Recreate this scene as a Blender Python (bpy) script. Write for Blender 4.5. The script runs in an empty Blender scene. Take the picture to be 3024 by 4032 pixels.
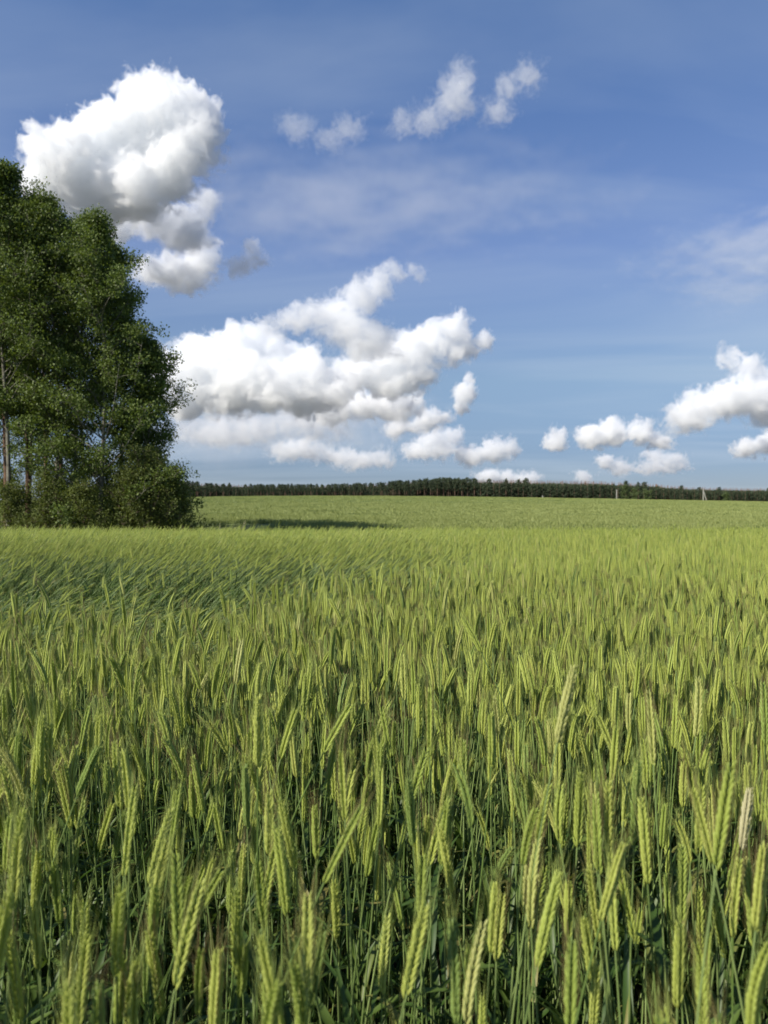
import bpy, math, random
import numpy as np
from mathutils import Vector

S = bpy.context.scene
COL = S.collection
rad = math.radians

# ------------------------------------------------------------------ camera
F, HY = 2797.0, 2003.0            # focal length and horizon row, in pixels of the 3024 x 4032 photograph
CAMZ = 1.68
cam = bpy.data.cameras.new('camera')
cam_ob = bpy.data.objects.new('camera', cam); COL.objects.link(cam_ob); S.camera = cam_ob
cam.sensor_fit = 'VERTICAL'; cam.sensor_height = 34.6; cam.lens = 34.6 * F / 4032
cam.clip_start = 0.05; cam.clip_end = 120000
cam_ob.location = (0, 0, CAMZ)
cam_ob.rotation_euler = (rad(90) - math.atan((2016 - HY) / F), 0, 0)
cam.dof.use_dof = True; cam.dof.focus_distance = 2.6; cam.dof.aperture_fstop = 4.8

# ------------------------------------------------------------------ sky and sun
SUN_EL, SUN_AZ = rad(38), rad(-130)
world = bpy.data.worlds.new('World'); S.world = world; world.use_nodes = True
wt = world.node_tree; WL = wt.links.new
bg = wt.nodes['Background']; bg.inputs[1].default_value = 0.15
sky = wt.nodes.new('ShaderNodeTexSky'); sky.sky_type = 'NISHITA'; sky.sun_disc = False
sky.sun_elevation = SUN_EL; sky.sun_rotation = SUN_AZ
sky.air_density = 1.0; sky.dust_density = 0.3; sky.ozone_density = 2.2
gam = wt.nodes.new('ShaderNodeGamma'); gam.inputs[1].default_value = 0.72
WL(sky.outputs[0], gam.inputs[0])
gain = wt.nodes.new('ShaderNodeMix'); gain.data_type = 'RGBA'; gain.blend_type = 'MULTIPLY'
gain.inputs[0].default_value = 1.0
WL(gam.outputs[0], gain.inputs[6])
# thin high cirrus, laid out on a plane far overhead
tc = wt.nodes.new('ShaderNodeTexCoord')
sx = wt.nodes.new('ShaderNodeSeparateXYZ'); WL(tc.outputs['Generated'], sx.inputs[0])
clr = wt.nodes.new('ShaderNodeValToRGB'); WL(sx.outputs[2], clr.inputs[0]); c2 = wt.nodes.new('ShaderNodeVectorMath'); c2.operation = 'SCALE'; c2.inputs['Scale'].default_value = 2.0; WL(clr.outputs[0], c2.inputs[0]); WL(c2.outputs[0], gain.inputs[7])
for _ in range(4): clr.color_ramp.elements.new(0.5)
for el, (ps, c3) in zip(clr.color_ramp.elements, ((0.0, (.63, .72, .84)), (.073, (.66, .77, .87)), (.177, (1.04, 1.12, 1.05)), (.338, (1.12, 1.20, 1.31)), (.57, (.70, 1.02, 1.28)), (1.0, (.45, .80, 1.3)))):
    el.position = ps; el.color = (c3[0] * .32, c3[1] * .33, c3[2] * .405, 1)
def wm(op, a, b=None):
    n = wt.nodes.new('ShaderNodeMath'); n.operation = op
    for i, v in enumerate((a, b)):
        if v is None: continue
        if isinstance(v, (int, float)): n.inputs[i].default_value = v
        else: WL(v, n.inputs[i])
    return n.outputs[0]
zc = wm('MAXIMUM', wm('ADD', sx.outputs[2], 0.12), 0.02)
cv = wt.nodes.new('ShaderNodeCombineXYZ')
WL(wm('DIVIDE', sx.outputs[0], zc), cv.inputs[0]); WL(wm('DIVIDE', sx.outputs[1], zc), cv.inputs[1])
mp = wt.nodes.new('ShaderNodeMapping'); WL(cv.outputs[0], mp.inputs[0])
mp.inputs['Rotation'].default_value = (0, 0, rad(52)); mp.inputs['Scale'].default_value = (0.6, 1.5, 1)
mp.inputs['Location'].default_value = (0.7, 0.35, 0)
cn = wt.nodes.new('ShaderNodeTexNoise'); WL(mp.outputs[0], cn.inputs['Vector'])
cn.inputs['Scale'].default_value = 0.8; cn.inputs['Detail'].default_value = 6; cn.inputs['Roughness'].default_value = 0.48
cn.inputs['Distortion'].default_value = 0.5
cr = wt.nodes.new('ShaderNodeMapRange'); WL(cn.outputs[0], cr.inputs[0])
cr.inputs[1].default_value = 0.42; cr.inputs[2].default_value = 0.80; cr.inputs[3].default_value = 0.0; cr.inputs[4].default_value = 0.55
veil = wt.nodes.new('ShaderNodeMix'); veil.data_type = 'RGBA'
WL(cr.outputs[0], veil.inputs[0]); WL(gain.outputs[2], veil.inputs[6]); veil.inputs[7].default_value = (3.0, 3.5, 4.1, 1)
WL(veil.outputs[2], bg.inputs[0])

sun_dir = Vector((math.sin(SUN_AZ) * math.cos(SUN_EL), math.cos(SUN_AZ) * math.cos(SUN_EL), math.sin(SUN_EL)))
sl = bpy.data.lights.new('sun', 'SUN'); sl.energy = 5.0; sl.angle = rad(0.53); sl.color = (1.0, 0.93, 0.80)
sun_ob = bpy.data.objects.new('sun', sl); COL.objects.link(sun_ob)
sun_ob.rotation_euler = sun_dir.to_track_quat('Z', 'Y').to_euler(); sun_ob.location = (-30, -30, 40)

S.view_settings.view_transform = 'Standard'; S.view_settings.look = 'None'
S.view_settings.exposure = 0.35; S.view_settings.gamma = 1.0; S.view_settings.use_curve_mapping = False
S.cycles.use_denoising = True
S.cycles.max_bounces = 40; S.cycles.diffuse_bounces = 3; S.cycles.glossy_bounces = 2
S.cycles.transmission_bounces = 3; S.cycles.volume_bounces = 36; S.cycles.transparent_max_bounces = 24
S.cycles.volume_step_rate = 2.0
S.cycles.caustics_reflective = False; S.cycles.caustics_refractive = False

# ------------------------------------------------------------------ helpers
def tag(o, label=None, cat=None, group=None, kind=None):
    if label: o['label'] = label
    if cat: o['category'] = cat
    if group: o['group'] = group
    if kind: o['kind'] = kind
    return o

def mesh_np(name, V, T, mats=(), midx=None, smooth=True, rnd=None):
    V = np.asarray(V, np.float32); T = np.asarray(T, np.int32)
    me = bpy.data.meshes.new(name)
    me.vertices.add(len(V)); me.vertices.foreach_set('co', V.ravel())
    n = len(T); k = T.shape[1] if n else 3
    me.loops.add(n * k); me.loops.foreach_set('vertex_index', T.ravel())
    me.polygons.add(n); me.polygons.foreach_set('loop_start', np.arange(0, n * k, k, dtype=np.int32))
    for m in mats: me.materials.append(m)
    if midx is not None: me.polygons.foreach_set('material_index', np.asarray(midx, np.int32))
    me.update(calc_edges=True)
    if n: me.polygons.foreach_set('use_smooth', np.full(n, smooth, dtype=bool))
    if rnd is not None:
        a = me.attributes.new('rnd', 'FLOAT', 'POINT'); a.data.foreach_set('value', np.asarray(rnd, np.float32))
    return me

def link(name, me, parent=None, loc=None):
    o = bpy.data.objects.new(name, me); COL.objects.link(o)
    if parent is not None: o.parent = parent
    if loc is not None: o.location = loc
    return o

class MB:
    """collects triangles with a material slot and a random value per piece"""
    def __init__(s): s.V = []; s.T = []; s.M = []; s.R = []; s.n = 0
    def add(s, V, T, m=0, r=0.0):
        V = np.asarray(V, float).reshape(-1, 3); T = np.asarray(T, int).reshape(-1, 3)
        s.V.append(V); s.T.append(T + s.n); s.M.append(np.full(len(T), m)); s.R.append(np.broadcast_to(r, (len(V),))); s.n += len(V)
    def mesh(s, name, mats, smooth=True):
        if not s.V: return mesh_np(name, np.zeros((0, 3)), np.zeros((0, 3)))
        return mesh_np(name, np.concatenate(s.V), np.concatenate(s.T), mats, np.concatenate(s.M), smooth, np.concatenate(s.R))

def tube(pts, radii, sides=5, cap=True):
    pts = np.asarray(pts, float); n = len(pts)
    tan = np.gradient(pts, axis=0); tan /= np.linalg.norm(tan, axis=1)[:, None] + 1e-12
    ref = np.array([0.0, 1.0, 0.0]) if abs(tan[0][1]) < 0.9 else np.array([1.0, 0, 0])
    V = []
    for i in range(n):
        a = np.cross(tan[i], ref); a /= np.linalg.norm(a) + 1e-12; b = np.cross(tan[i], a)
        for k in range(sides):
            t = 2 * math.pi * k / sides
            V.append(pts[i] + radii[i] * (a * math.cos(t) + b * math.sin(t)))
    T = []
    for i in range(n - 1):
        for k in range(sides):
            p = i * sides + k; q = i * sides + (k + 1) % sides
            T += [(p, q, q + sides), (p, q + sides, p + sides)]
    if cap:
        V.append(pts[-1] + tan[-1] * radii[-1] * 0.4); c = len(V) - 1
        for k in range(sides): T.append(((n - 1) * sides + k, (n - 1) * sides + (k + 1) % sides, c))
    return np.array(V), np.array(T)

def pix(x, y, D):
    """the point at depth D seen at pixel (x, y) of the photograph"""
    return np.array([(x - 1512) / F * D, D, CAMZ + (HY - y) / F * D])

def smooth(a, b, x):
    t = np.clip((np.asarray(x, float) - a) / (b - a), 0, 1); return t * t * (3 - 2 * t)

# ------------------------------------------------------------------ materials
def new_mat(name):
    m = bpy.data.materials.new(name); m.use_nodes = True
    return m, m.node_tree, m.node_tree.nodes['Principled BSDF'], m.node_tree.nodes['Material Output']

def leaf_mat(name, dark, light, rough=0.5, trans=0.3, source='object', spec=0.4, noise=None, tcol=None, extra=()):
    """foliage: colour varies from one leaf (attribute rnd) or one plant (object random) to the next"""
    m, t, p, o = new_mat(name); L = t.links.new
    r = t.nodes.new('ShaderNodeValToRGB')
    r.color_ramp.elements[0].color = (*dark, 1); r.color_ramp.elements[1].color = (*light, 1)
    for pos_, c_ in extra:
        e_ = r.color_ramp.elements.new(pos_); e_.color = (*c_, 1)
    if source == 'object':
        src = t.nodes.new('ShaderNodeObjectInfo').outputs['Random']
    else:
        a = t.nodes.new('ShaderNodeAttribute'); a.attribute_name = 'rnd'; src = a.outputs['Fac']
    if noise:
        g = t.nodes.new('ShaderNodeNewGeometry'); n = t.nodes.new('ShaderNodeTexNoise')
        L(g.outputs['Position'], n.inputs['Vector']); n.inputs['Scale'].default_value = noise; n.inputs['Detail'].default_value = 3
        mx = t.nodes.new('ShaderNodeMath'); mx.operation = 'ADD'; L(src, mx.inputs[0]); L(n.outputs[0], mx.inputs[1])
        m2 = t.nodes.new('ShaderNodeMath'); m2.operation = 'MULTIPLY_ADD'; L(mx.outputs[0], m2.inputs[0]); m2.inputs[1].default_value = 0.8; m2.inputs[2].default_value = -0.3
        src = m2.outputs[0]
    L(src, r.inputs[0]); L(r.outputs[0], p.inputs['Base Color'])
    p.inputs['Roughness'].default_value = rough; p.inputs['Specular IOR Level'].default_value = spec
    if trans > 0:
        tr = t.nodes.new('ShaderNodeBsdfTranslucent'); mix = t.nodes.new('ShaderNodeMixShader'); mix.inputs[0].default_value = trans
        hs = t.nodes.new('ShaderNodeMix'); hs.data_type = 'RGBA'; hs.blend_type = 'MULTIPLY'; hs.inputs[0].default_value = 1
        L(r.outputs[0], hs.inputs[6]); hs.inputs[7].default_value = (*(tcol or (1.25, 1.25, 0.6)), 1)
        L(hs.outputs[2], tr.inputs[0]); L(p.outputs[0], mix.inputs[1]); L(tr.outputs[0], mix.inputs[2]); L(mix.outputs[0], o.inputs[0])
    return m

def noise_mat(name, stops, scale, detail=6, rough=0.9, stretch=(1, 1, 1), bump=0.0, coords='Object'):
    m, t, p, o = new_mat(name); L = t.links.new
    c = t.nodes.new('ShaderNodeTexCoord'); mp = t.nodes.new('ShaderNodeMapping'); mp.inputs['Scale'].default_value = stretch
    L(c.outputs[coords], mp.inputs[0]); n = t.nodes.new('ShaderNodeTexNoise'); L(mp.outputs[0], n.inputs['Vector'])
    n.inputs['Scale'].default_value = scale; n.inputs['Detail'].default_value = detail; n.inputs['Roughness'].default_value = 0.65
    r = t.nodes.new('ShaderNodeValToRGB'); els = r.color_ramp.elements
    while len(els) < len(stops): els.new(0.5)
    for e, (pos, colr) in zip(els, stops): e.position = pos; e.color = (*colr, 1)
    L(n.outputs[0], r.inputs[0]); L(r.outputs[0], p.inputs['Base Color']); p.inputs['Roughness'].default_value = rough
    if bump:
        b = t.nodes.new('ShaderNodeBump'); b.inputs['Strength'].default_value = bump; L(n.outputs[0], b.inputs['Height']); L(b.outputs[0], p.inputs['Normal'])
    return m

M = {}
M['ear'] = leaf_mat('rye_ear', (0.24, 0.335, 0.09), (0.49, 0.50, 0.18), rough=0.45, trans=0.25, spec=0.4, tcol=(1.1, 1.2, .5), extra=((.12, (.30, .385, .08)), (.5, (.405, .475, .10)), (.92, (.475, .52, .125))))
M['pale_ear'] = leaf_mat('pale_rye_ear', (0.50, 0.47, 0.27), (0.54, 0.50, 0.30), rough=0.6, trans=0.15)
M['awn'] = leaf_mat('rye_awn', (0.17, 0.12, 0.055), (0.34, 0.40, 0.10), rough=0.5, trans=0.35, extra=((.3, (.26, .24, .075)), (.55, (.29, .35, .085))))
M['green_awn'] = leaf_mat('green_rye_awn', (0.30, 0.33, 0.085), (0.38, 0.44, 0.105), rough=0.5, trans=0.35)
M['far_ear'] = leaf_mat('far_rye_ear', (0.265, 0.31, 0.105), (0.345, 0.38, 0.13), rough=0.6, trans=0.2)
M['stem'] = leaf_mat('rye_stem', (0.10, 0.16, 0.036), (0.21, 0.28, 0.095), rough=0.45, trans=0.0, spec=0.5)
M['laid_stem_sheen'] = leaf_mat('laid_rye_stem_sheen', (0.13, 0.20, 0.060), (0.25, 0.335, 0.115), rough=0.4, trans=0.0, spec=0.5)  # lighter copy of the stem, light reflected off laid stalks put into colour
M['leaf'] = leaf_mat('rye_leaf', (0.045, 0.095, 0.020), (0.10, 0.165, 0.034), rough=0.45, trans=0.35, spec=0.4, extra=((.84, (.11, .17, .035)), (.95, (.27, .25, .08))))
M['aspen_leaf'] = leaf_mat('aspen_leaf', (0.052, 0.082, 0.018), (0.175, 0.235, 0.052), rough=0.5, trans=0.35, source='attr', spec=0.28)
M['shrub_leaf'] = leaf_mat('shrub_leaf', (0.060, 0.085, 0.020), (0.17, 0.20, 0.05), rough=0.55, trans=0.35, source='attr', spec=0.25)
M['needle'] = leaf_mat('pine_needle', (0.026, 0.042, 0.022), (0.058, 0.080, 0.036), rough=0.55, trans=0.1, source='attr', spec=0.3)
M['far_needle'] = leaf_mat('far_pine_needle', (0.030, 0.046, 0.026), (0.070, 0.090, 0.046), rough=0.7, trans=0.0, source='attr', spec=0.2)
M['willow_leaf'] = leaf_mat('willow_leaf', (0.065, 0.095, 0.032), (0.12, 0.16, 0.055), rough=0.6, trans=0.2, source='attr')
M['aspen_bark'] = noise_mat('aspen_bark', [(0.30, (0.05, 0.045, 0.035)), (0.48, (0.15, 0.14, 0.105)), (0.75, (0.30, 0.29, 0.23))], 3.0, stretch=(2, 2, 1), bump=0.3)
M['pine_bark'] = noise_mat('pine_bark', [(0.30, (0.06, 0.038, 0.026)), (0.55, (0.13, 0.075, 0.042)), (0.8, (0.26, 0.15, 0.085))], 5.0, stretch=(3, 3, 0.7), bump=0.5)
M['far_bark'] = noise_mat('far_pine_bark', [(0.35, (0.08, 0.055, 0.042)), (0.7, (0.26, 0.155, 0.10))], 0.6, bump=0.0)
M['twig'] = noise_mat('dead_twig', [(0.3, (0.07, 0.05, 0.035)), (0.7, (0.14, 0.10, 0.07))], 4.0)
M['concrete'] = noise_mat('pole_concrete', [(0.3, (0.24, 0.23, 0.20)), (0.7, (0.34, 0.33, 0.29))], 2.0)
M['insulator'] = noise_mat('insulator_glass', [(0.3, (0.10, 0.12, 0.11)), (0.7, (0.15, 0.17, 0.16))], 3.0, rough=0.2)
M['soil'] = noise_mat('soil', [(0.30, (0.022, 0.020, 0.012)), (0.55, (0.050, 0.045, 0.024)), (0.8, (0.055, 0.065, 0.024))], 1.3, bump=0.3)

# ------------------------------------------------------------------ terrain
KY = np.array([-3000, -60, 0, 14, 19, 25, 31, 42, 60, 100, 150, 200, 260, 320, 380, 450, 600, 900, 3000, 30000.0])
KB = np.array([0, 0, 0, 0, -0.08, -0.55, -0.85, -0.30, -0.12, -0.05, 0, 0.1, 0.2, 0.3, 0.3, 0.2, 0, 0, 0, 0.0])
KH = np.array([0, 0, 0, 0, 0, 0, 0, 0, 0.05, 0.65, 1.9, 3.2, 4.8, 6.0, 6.35, 6.2, 5, 3, 0, 0.0])
def pchip(xk, yk, x):
    h = np.diff(xk); dl = np.diff(yk) / h; m = np.zeros(len(xk)); m[0] = dl[0]; m[-1] = dl[-1]
    for i in range(1, len(xk) - 1):
        m[i] = 0 if dl[i-1] * dl[i] <= 0 else 2 * dl[i-1] * dl[i] / (dl[i-1] + dl[i])
    i = np.clip(np.searchsorted(xk, x) - 1, 0, len(h) - 1); t = (x - xk[i]) / h[i]
    return ((2*t**3-3*t**2+1) * yk[i] + (t**3-2*t**2+t) * h[i] * m[i] + (-2*t**3+3*t**2) * yk[i+1] + (t**3-t**2) * h[i] * m[i+1])
def ground_z(x, y):
    x = np.asarray(x, float); y = np.asarray(y, float)
    xe = x * 330 / np.maximum(y, 120)
    lat = np.where(xe < -30, np.exp(-((xe + 30) / 115) ** 2 / 2), np.exp(-((xe + 30) / 160) ** 2 / 2))
    lat = 0.25 + 0.75 * lat
    return pchip(KY, KB, np.clip(y, -2999, 29999)) + pchip(KY, KH, np.clip(y, -2999, 29999)) * lat + 0.03 * np.sin(x * 0.21 + 1) * np.sin(y * 0.13) * smooth(30, 60, y)
def in_wood(x, y):
    """1 inside the little wood at the left, 0 in the crop"""
    x = np.asarray(x, float); y = np.asarray(y, float)
    return smooth(-7.3, -8.6, x - 0.10 * (y - 30)) * smooth(26.6, 27.8, y) * smooth(47, 44, y)

xs = np.concatenate([-np.geomspace(30000, 40, 34), np.arange(-38, 38.1, 2.0), np.geomspace(40, 30000, 34)])
ys = np.concatenate([-np.geomspace(2900, 5, 16), np.arange(-4, 64, 2.0), np.arange(66, 470, 8.0), np.geomspace(480, 29900, 26)])
gx, gy = np.meshgrid(xs, ys); nx, ny = len(xs), len(ys)
gv = np.stack([gx.ravel(), gy.ravel(), ground_z(gx, gy).ravel()], 1)
i = np.arange(nx * ny).reshape(ny, nx)
gq = np.stack([i[:-1, :-1].ravel(), i[:-1, 1:].ravel(), i[1:, 1:].ravel(), i[1:, :-1].ravel()], 1)
tag(link('ground', mesh_np('ground', gv, gq, [M['soil']])), kind='structure')

# ------------------------------------------------------------------ clouds: real volumes of scattering droplets
def droplets(density):
    """near-white scattering water droplets, tinted to cool the shade; the grid holds 0..1, the material the real density per metre"""
    m, t, p, o = new_mat('cloud_droplets'); t.nodes.remove(p)
    pv = t.nodes.new('ShaderNodeVolumePrincipled'); pv.inputs['Color'].default_value = (0.993, 0.997, 1, 1); pv.inputs['Density'].default_value = density  # faint blue put into the colour so shaded undersides look cooler
    t.links.new(pv.outputs[0], o.inputs['Volume']); return m

def cloud(label, lobes, D, tau, seed=1, bill=1.25, wisp=0.55, sharp=5.0, res=110, base=None, nsc=1.0, warp=1.5, streak=None, group='cumulus clouds in the blue sky'):
    """lobes (x, y, rx, ry) seen at distance D become one density field, billowed and frayed by noise, flat below row `base`"""
    rng = random.Random(seed); Ls = []
    for l in lobes:
        x, y, rx = l[:3]; ry = l[3] if len(l) > 3 else rx
        Ls.append((pix(x, y, D) + np.array([0, rng.uniform(-.45, .45) * rx * D / F, 0]), rx * D / F, ry * D / F))
    rm = sum(r for _, r, _ in Ls) / len(Ls)
    mn = np.min([c - np.array([r + .45*rm, r + .3*rm, q + .45*rm]) for c, r, q in Ls], axis=0)
    mx = np.max([c + np.array([r + .45*rm, r + .3*rm, q + .45*rm]) for c, r, q in Ls], axis=0)
    o0 = (mn + mx) / 2
    g = bpy.data.node_groups.new('cumulus_cloud', 'GeometryNodeTree'); g.interface.new_socket('Geometry', in_out='OUTPUT', socket_type='NodeSocketGeometry')
    N = g.nodes; K = g.links.new
    def mt(op, a, b=None, c=None, clamp=False):
        n = N.new('ShaderNodeMath'); n.operation = op; n.use_clamp = clamp
        for i, v in enumerate((a, b, c)):
            if v is None: continue
            if isinstance(v, (int, float)): n.inputs[i].default_value = v
            else: K(v, n.inputs[i])
        return n.outputs[0]
    def vm(op, a, b=None, s=None):
        n = N.new('ShaderNodeVectorMath'); n.operation = op
        for i, v in enumerate((a, b)):
            if v is None: continue
            if isinstance(v, tuple): n.inputs[i].default_value = v
            else: K(v, n.inputs[i])
        if s is not None: n.inputs['Scale'].default_value = s
        return n.outputs['Value'] if op == 'LENGTH' else n.outputs[0]
    pos = N.new('GeometryNodeInputPosition').outputs[0]
    off = vm('ADD', pos, (seed * 911.3, seed * 377.7, seed * 131.1))
    nv = N.new('ShaderNodeTexNoise'); K(off, nv.inputs['Vector']); nv.inputs['Scale'].default_value = 1.1 / rm / nsc; nv.inputs['Detail'].default_value = 2
    wv = vm('SCALE', vm('SUBTRACT', nv.outputs['Color'], (.5, .5, .5)), s=rm * warp)
    pw = vm('ADD', pos, wv); po = vm('ADD', off, wv)
    if streak: po = vm('MULTIPLY', po, streak)
    d = None
    for c, r, q in Ls:
        v = vm('MULTIPLY', vm('SUBTRACT', pw, tuple(c - o0)), (1 / r, 1 / r, 1 / q))
        ln = mt('MULTIPLY', mt('SUBTRACT', vm('LENGTH', v), 1.0), min(r, q) / rm)
        d = ln if d is None else mt('SMOOTH_MIN', d, ln, 0.5)
    vo = N.new('ShaderNodeTexVoronoi'); vo.feature = 'F1'; vo.normalize = True; K(po, vo.inputs['Vector'])
    vo.inputs['Scale'].default_value = 3.0 / rm / nsc; vo.inputs['Detail'].default_value = 3; vo.inputs['Roughness'].default_value = .55; vo.inputs['Lacunarity'].default_value = 2.3
    no = N.new('ShaderNodeTexNoise'); K(po, no.inputs['Vector']); no.inputs['Scale'].default_value = 2.8 / rm / nsc
    no.inputs['Detail'].default_value = 7; no.inputs['Roughness'].default_value = .62
    e = mt('SUBTRACT', mt('MULTIPLY', mt('SUBTRACT', no.outputs[0], .5), 2 * wisp), d)
    e = mt('SUBTRACT', e, mt('MULTIPLY', mt('SUBTRACT', vo.outputs['Distance'], .25), bill))
    if base is not None:
        zb = float((pix(0, base, D) - o0)[2]); sp = N.new('ShaderNodeSeparateXYZ'); K(pw, sp.inputs[0])
        bl = mt('DIVIDE', mt('SUBTRACT', sp.outputs[2], zb), rm * .5)
        e = mt('SMOOTH_MIN', e, mt('ADD', bl, mt('MULTIPLY', mt('SUBTRACT', no.outputs[0], .5), .8)), .1)
    dens = mt('MULTIPLY', e, sharp, clamp=True); M_cloud = droplets(tau * .62 / rm)
    vc = N.new('GeometryNodeVolumeCube'); K(dens, vc.inputs['Density'])
    vc.inputs['Min'].default_value = tuple(mn - o0); vc.inputs['Max'].default_value = tuple(mx - o0)
    ext = mx - mn; vs = ext.max() / res
    for a, k in zip('XYZ', ext): vc.inputs['Resolution ' + a].default_value = max(8, int(k / vs))
    sm = N.new('GeometryNodeSetMaterial'); K(vc.outputs[0], sm.inputs[0]); sm.inputs['Material'].default_value = M_cloud
    go = N.new('NodeGroupOutput'); K(sm.outputs[0], go.inputs[0])
    vd = bpy.data.volumes.new('cumulus_cloud'); vd.materials.append(M_cloud)
    ob = link('cumulus_cloud', vd, loc=tuple(o0))
    m = ob.modifiers.new('density', 'NODES'); m.node_group = g
    return tag(ob, label, 'cloud', group)

cloud('largest white cumulus cloud towering high over the aspens at the upper left',
      [(285,665,160),(465,570,185),(625,485,165),(595,405,108),(725,445,122),(795,520,100),(665,665,130),(450,745,145),(570,765,125),(190,720,80),(360,785,115),(725,570,120)], 3300, 8, base=865, wisp=.6, bill=1.3, sharp=6, res=215)
cloud('dark grey ragged cloud hanging just under the largest white cloud',
      [(700,880,120,105),(800,800,70,75),(620,890,80,90),(770,940,85,60)], 3750, 2.6, seed=2, bill=.9, wisp=.7, sharp=3, res=110)
cloud('small white cloud with a bright right tip below the dark grey ragged cloud',
      [(650,1080,110,60),(790,1030,70,80),(740,1090,110,55),(835,985,42,60)], 4300, 4, seed=4, wisp=.6, res=105, base=1150)
cloud('thin grey wisp just right of the small white cloud near the aspen crowns',
      [(940,1050,60,35),(1010,1030,50,30),(990,980,35,40)], 3900, 1.3, seed=5, bill=.4, wisp=1.2, res=60, nsc=1.3)
cloud('small white cloud peeping out behind the topmost right aspen crown',
      [(450,880,80,80),(520,860,60,60)], 3900, 4, seed=6, res=50)
cloud('ragged translucent cloud of two tufts high in the middle of the open blue',
      [(1590,500,60,50),(1690,475,75,55),(1790,400,85,90),(1820,300,55,70),(1960,440,70,50),(1990,370,55,55),(2070,320,60,55)], 3000, .85, seed=3, bill=.4, wisp=1.45, sharp=2.2, nsc=1.1, res=125)
cloud('smallest faint wisp of cloud left of the other faint wisp, high up', [(1170,515,75,50)], 3000, .45, seed=7, bill=.3, wisp=1.2, nsc=1.2, res=50)
cloud('faint stretched wisp of cloud between the smallest wisp and the ragged two-tuft cloud', [(1300,560,60,45),(1370,490,70,45)], 3000, .45, seed=8, bill=.3, wisp=1.2, nsc=1.2, res=55)
cloud('slanting grey-bellied cloud reaching up to the right above the big cloud bank',
      [(1080,1285,70,45),(1160,1265,80,60),(1250,1250,85,65),(1330,1225,90,75),(1420,1180,85,75),(1490,1120,70,70),(1550,1065,48,48),(1640,1085,42,34),(1380,1300,100,80),(1470,1330,110,75),(1420,1390,90,45),(1300,1310,70,40),(1530,1390,70,38)], 6200, 2.3, seed=9, wisp=.75, bill=1.1, sharp=3.2, res=180)
cloud('biggest white cumulus bank low over the forest beside the aspens',
      [(690,1480,110,110),(790,1430,120,110),(880,1400,120,100),(960,1380,100,90),(1010,1335,75,70),(1080,1420,120,100),(880,1530,150,110),(1000,1500,130,110),(1180,1460,110,85),(1260,1480,90,80),(1120,1550,130,90),(1230,1560,110,80),(700,1570,90,90),(1340,1540,80,70)], 7000, 6.0, seed=10, base=1650, wisp=.65, bill=1.3, sharp=5, res=210)
cloud('bright billowing white cloud rising to the right from the big cloud bank',
      [(1380,1490,95,75),(1450,1440,80,60),(1500,1450,95,80),(1560,1420,90,80),(1620,1390,105,90),(1690,1340,75,75),(1780,1310,75,75),(1790,1380,75,60),(1640,1480,90,60),(1540,1520,90,60)], 7400, 4.5, seed=11, wisp=.65, bill=1.2, sharp=4.5, res=175)
cloud('small hooked scrap of white cloud off the right end of the bright billowing cloud',
      [(1905,1345,42,42),(1850,1385,42,28)], 7400, 2.5, seed=12, bill=.4, wisp=1.0, res=45)
cloud('flat row of cream cloud puffs under the bright billowing cloud',
      [(1290,1620,90,55),(1370,1600,90,60),(1450,1590,100,62),(1530,1590,90,58),(1600,1605,85,52)], 8200, 4.5, seed=13, base=1680, wisp=.7, res=125)
cloud('long low grey and white cloud layer under the biggest cumulus bank',
      [(740,1700,110,55),(860,1690,130,60),(1000,1680,130,60),(1130,1640,100,60),(1220,1670,100,70),(1300,1690,90,60),(930,1720,200,45)], 9000, 3, seed=14, base=1755, sharp=2.5, wisp=.8, res=135)
cloud('small double cloud puff right below the flat row of puffs',
      [(1590,1680,80,40),(1700,1660,75,45)], 9000, 5, seed=15, base=1715, res=55)
cloud('tiny standing cloud scrap in open sky right of the flat row of puffs',
      [(1830,1550,48,45),(1850,1495,25,28),(1815,1605,38,32)], 8200, 3, seed=16, bill=.6, wisp=.9, res=50)
cloud('ragged chain of cream clouds low above the forest between the aspens and the field middle',
      [(1110,1775,65,38),(1200,1765,85,45),(1310,1795,80,38),(1420,1815,85,38),(1510,1800,50,38)], 12000, 3, seed=17, base=1855, wisp=.75, res=125)
cloud('cream cloud heap low over the forest left of the rounder low heap',
      [(1700,1735,65,48),(1775,1720,55,45),(1640,1775,65,38),(1740,1780,80,35)], 12000, 3.5, seed=18, wisp=.75, res=95)
cloud('rounder cream cloud heap low over the forest nearest its bare trunks',
      [(1860,1795,65,42),(1950,1770,65,50),(2015,1765,45,45)], 12000, 3.5, seed=19, base=1835, wisp=.75, res=95)
cloud('low cloud with a small separate head at its left end, right of the open gap',
      [(2190,1740,48,50),(2197,1700,24,26),(2330,1720,65,55),(2420,1700,65,58),(2520,1705,55,52),(2600,1740,60,35)], 9000, 4, seed=20, base=1770, wisp=.7, res=140)
cloud('large white cumulus climbing at the right edge above the poles',
      [(2680,1640,85,65),(2770,1600,90,70),(2900,1570,120,80),(3000,1540,110,85),(2935,1450,70,60),(2880,1400,60,45),(3080,1600,120,90)], 8000, 4.6, seed=21, base=1715, wisp=.7, bill=1.3, res=175)
cloud('small cream cloud under the large right-hand cumulus, cut by the picture edge',
      [(2950,1765,60,40),(3020,1745,60,50)], 9000, 5, seed=22, base=1800, res=50)
cloud('curling cream cloud with a knobbly top low above the two-legged pole',
      [(2450,1845,65,30),(2600,1795,62,40),(2660,1825,62,32),(2560,1845,85,26)], 12000, 3.4, seed=23, base=1868, wisp=.7, res=110)
cloud('tiny cream puff low above the single upright pole', [(2385,1815,38,28)], 12000, 4, seed=24, res=40)
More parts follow.
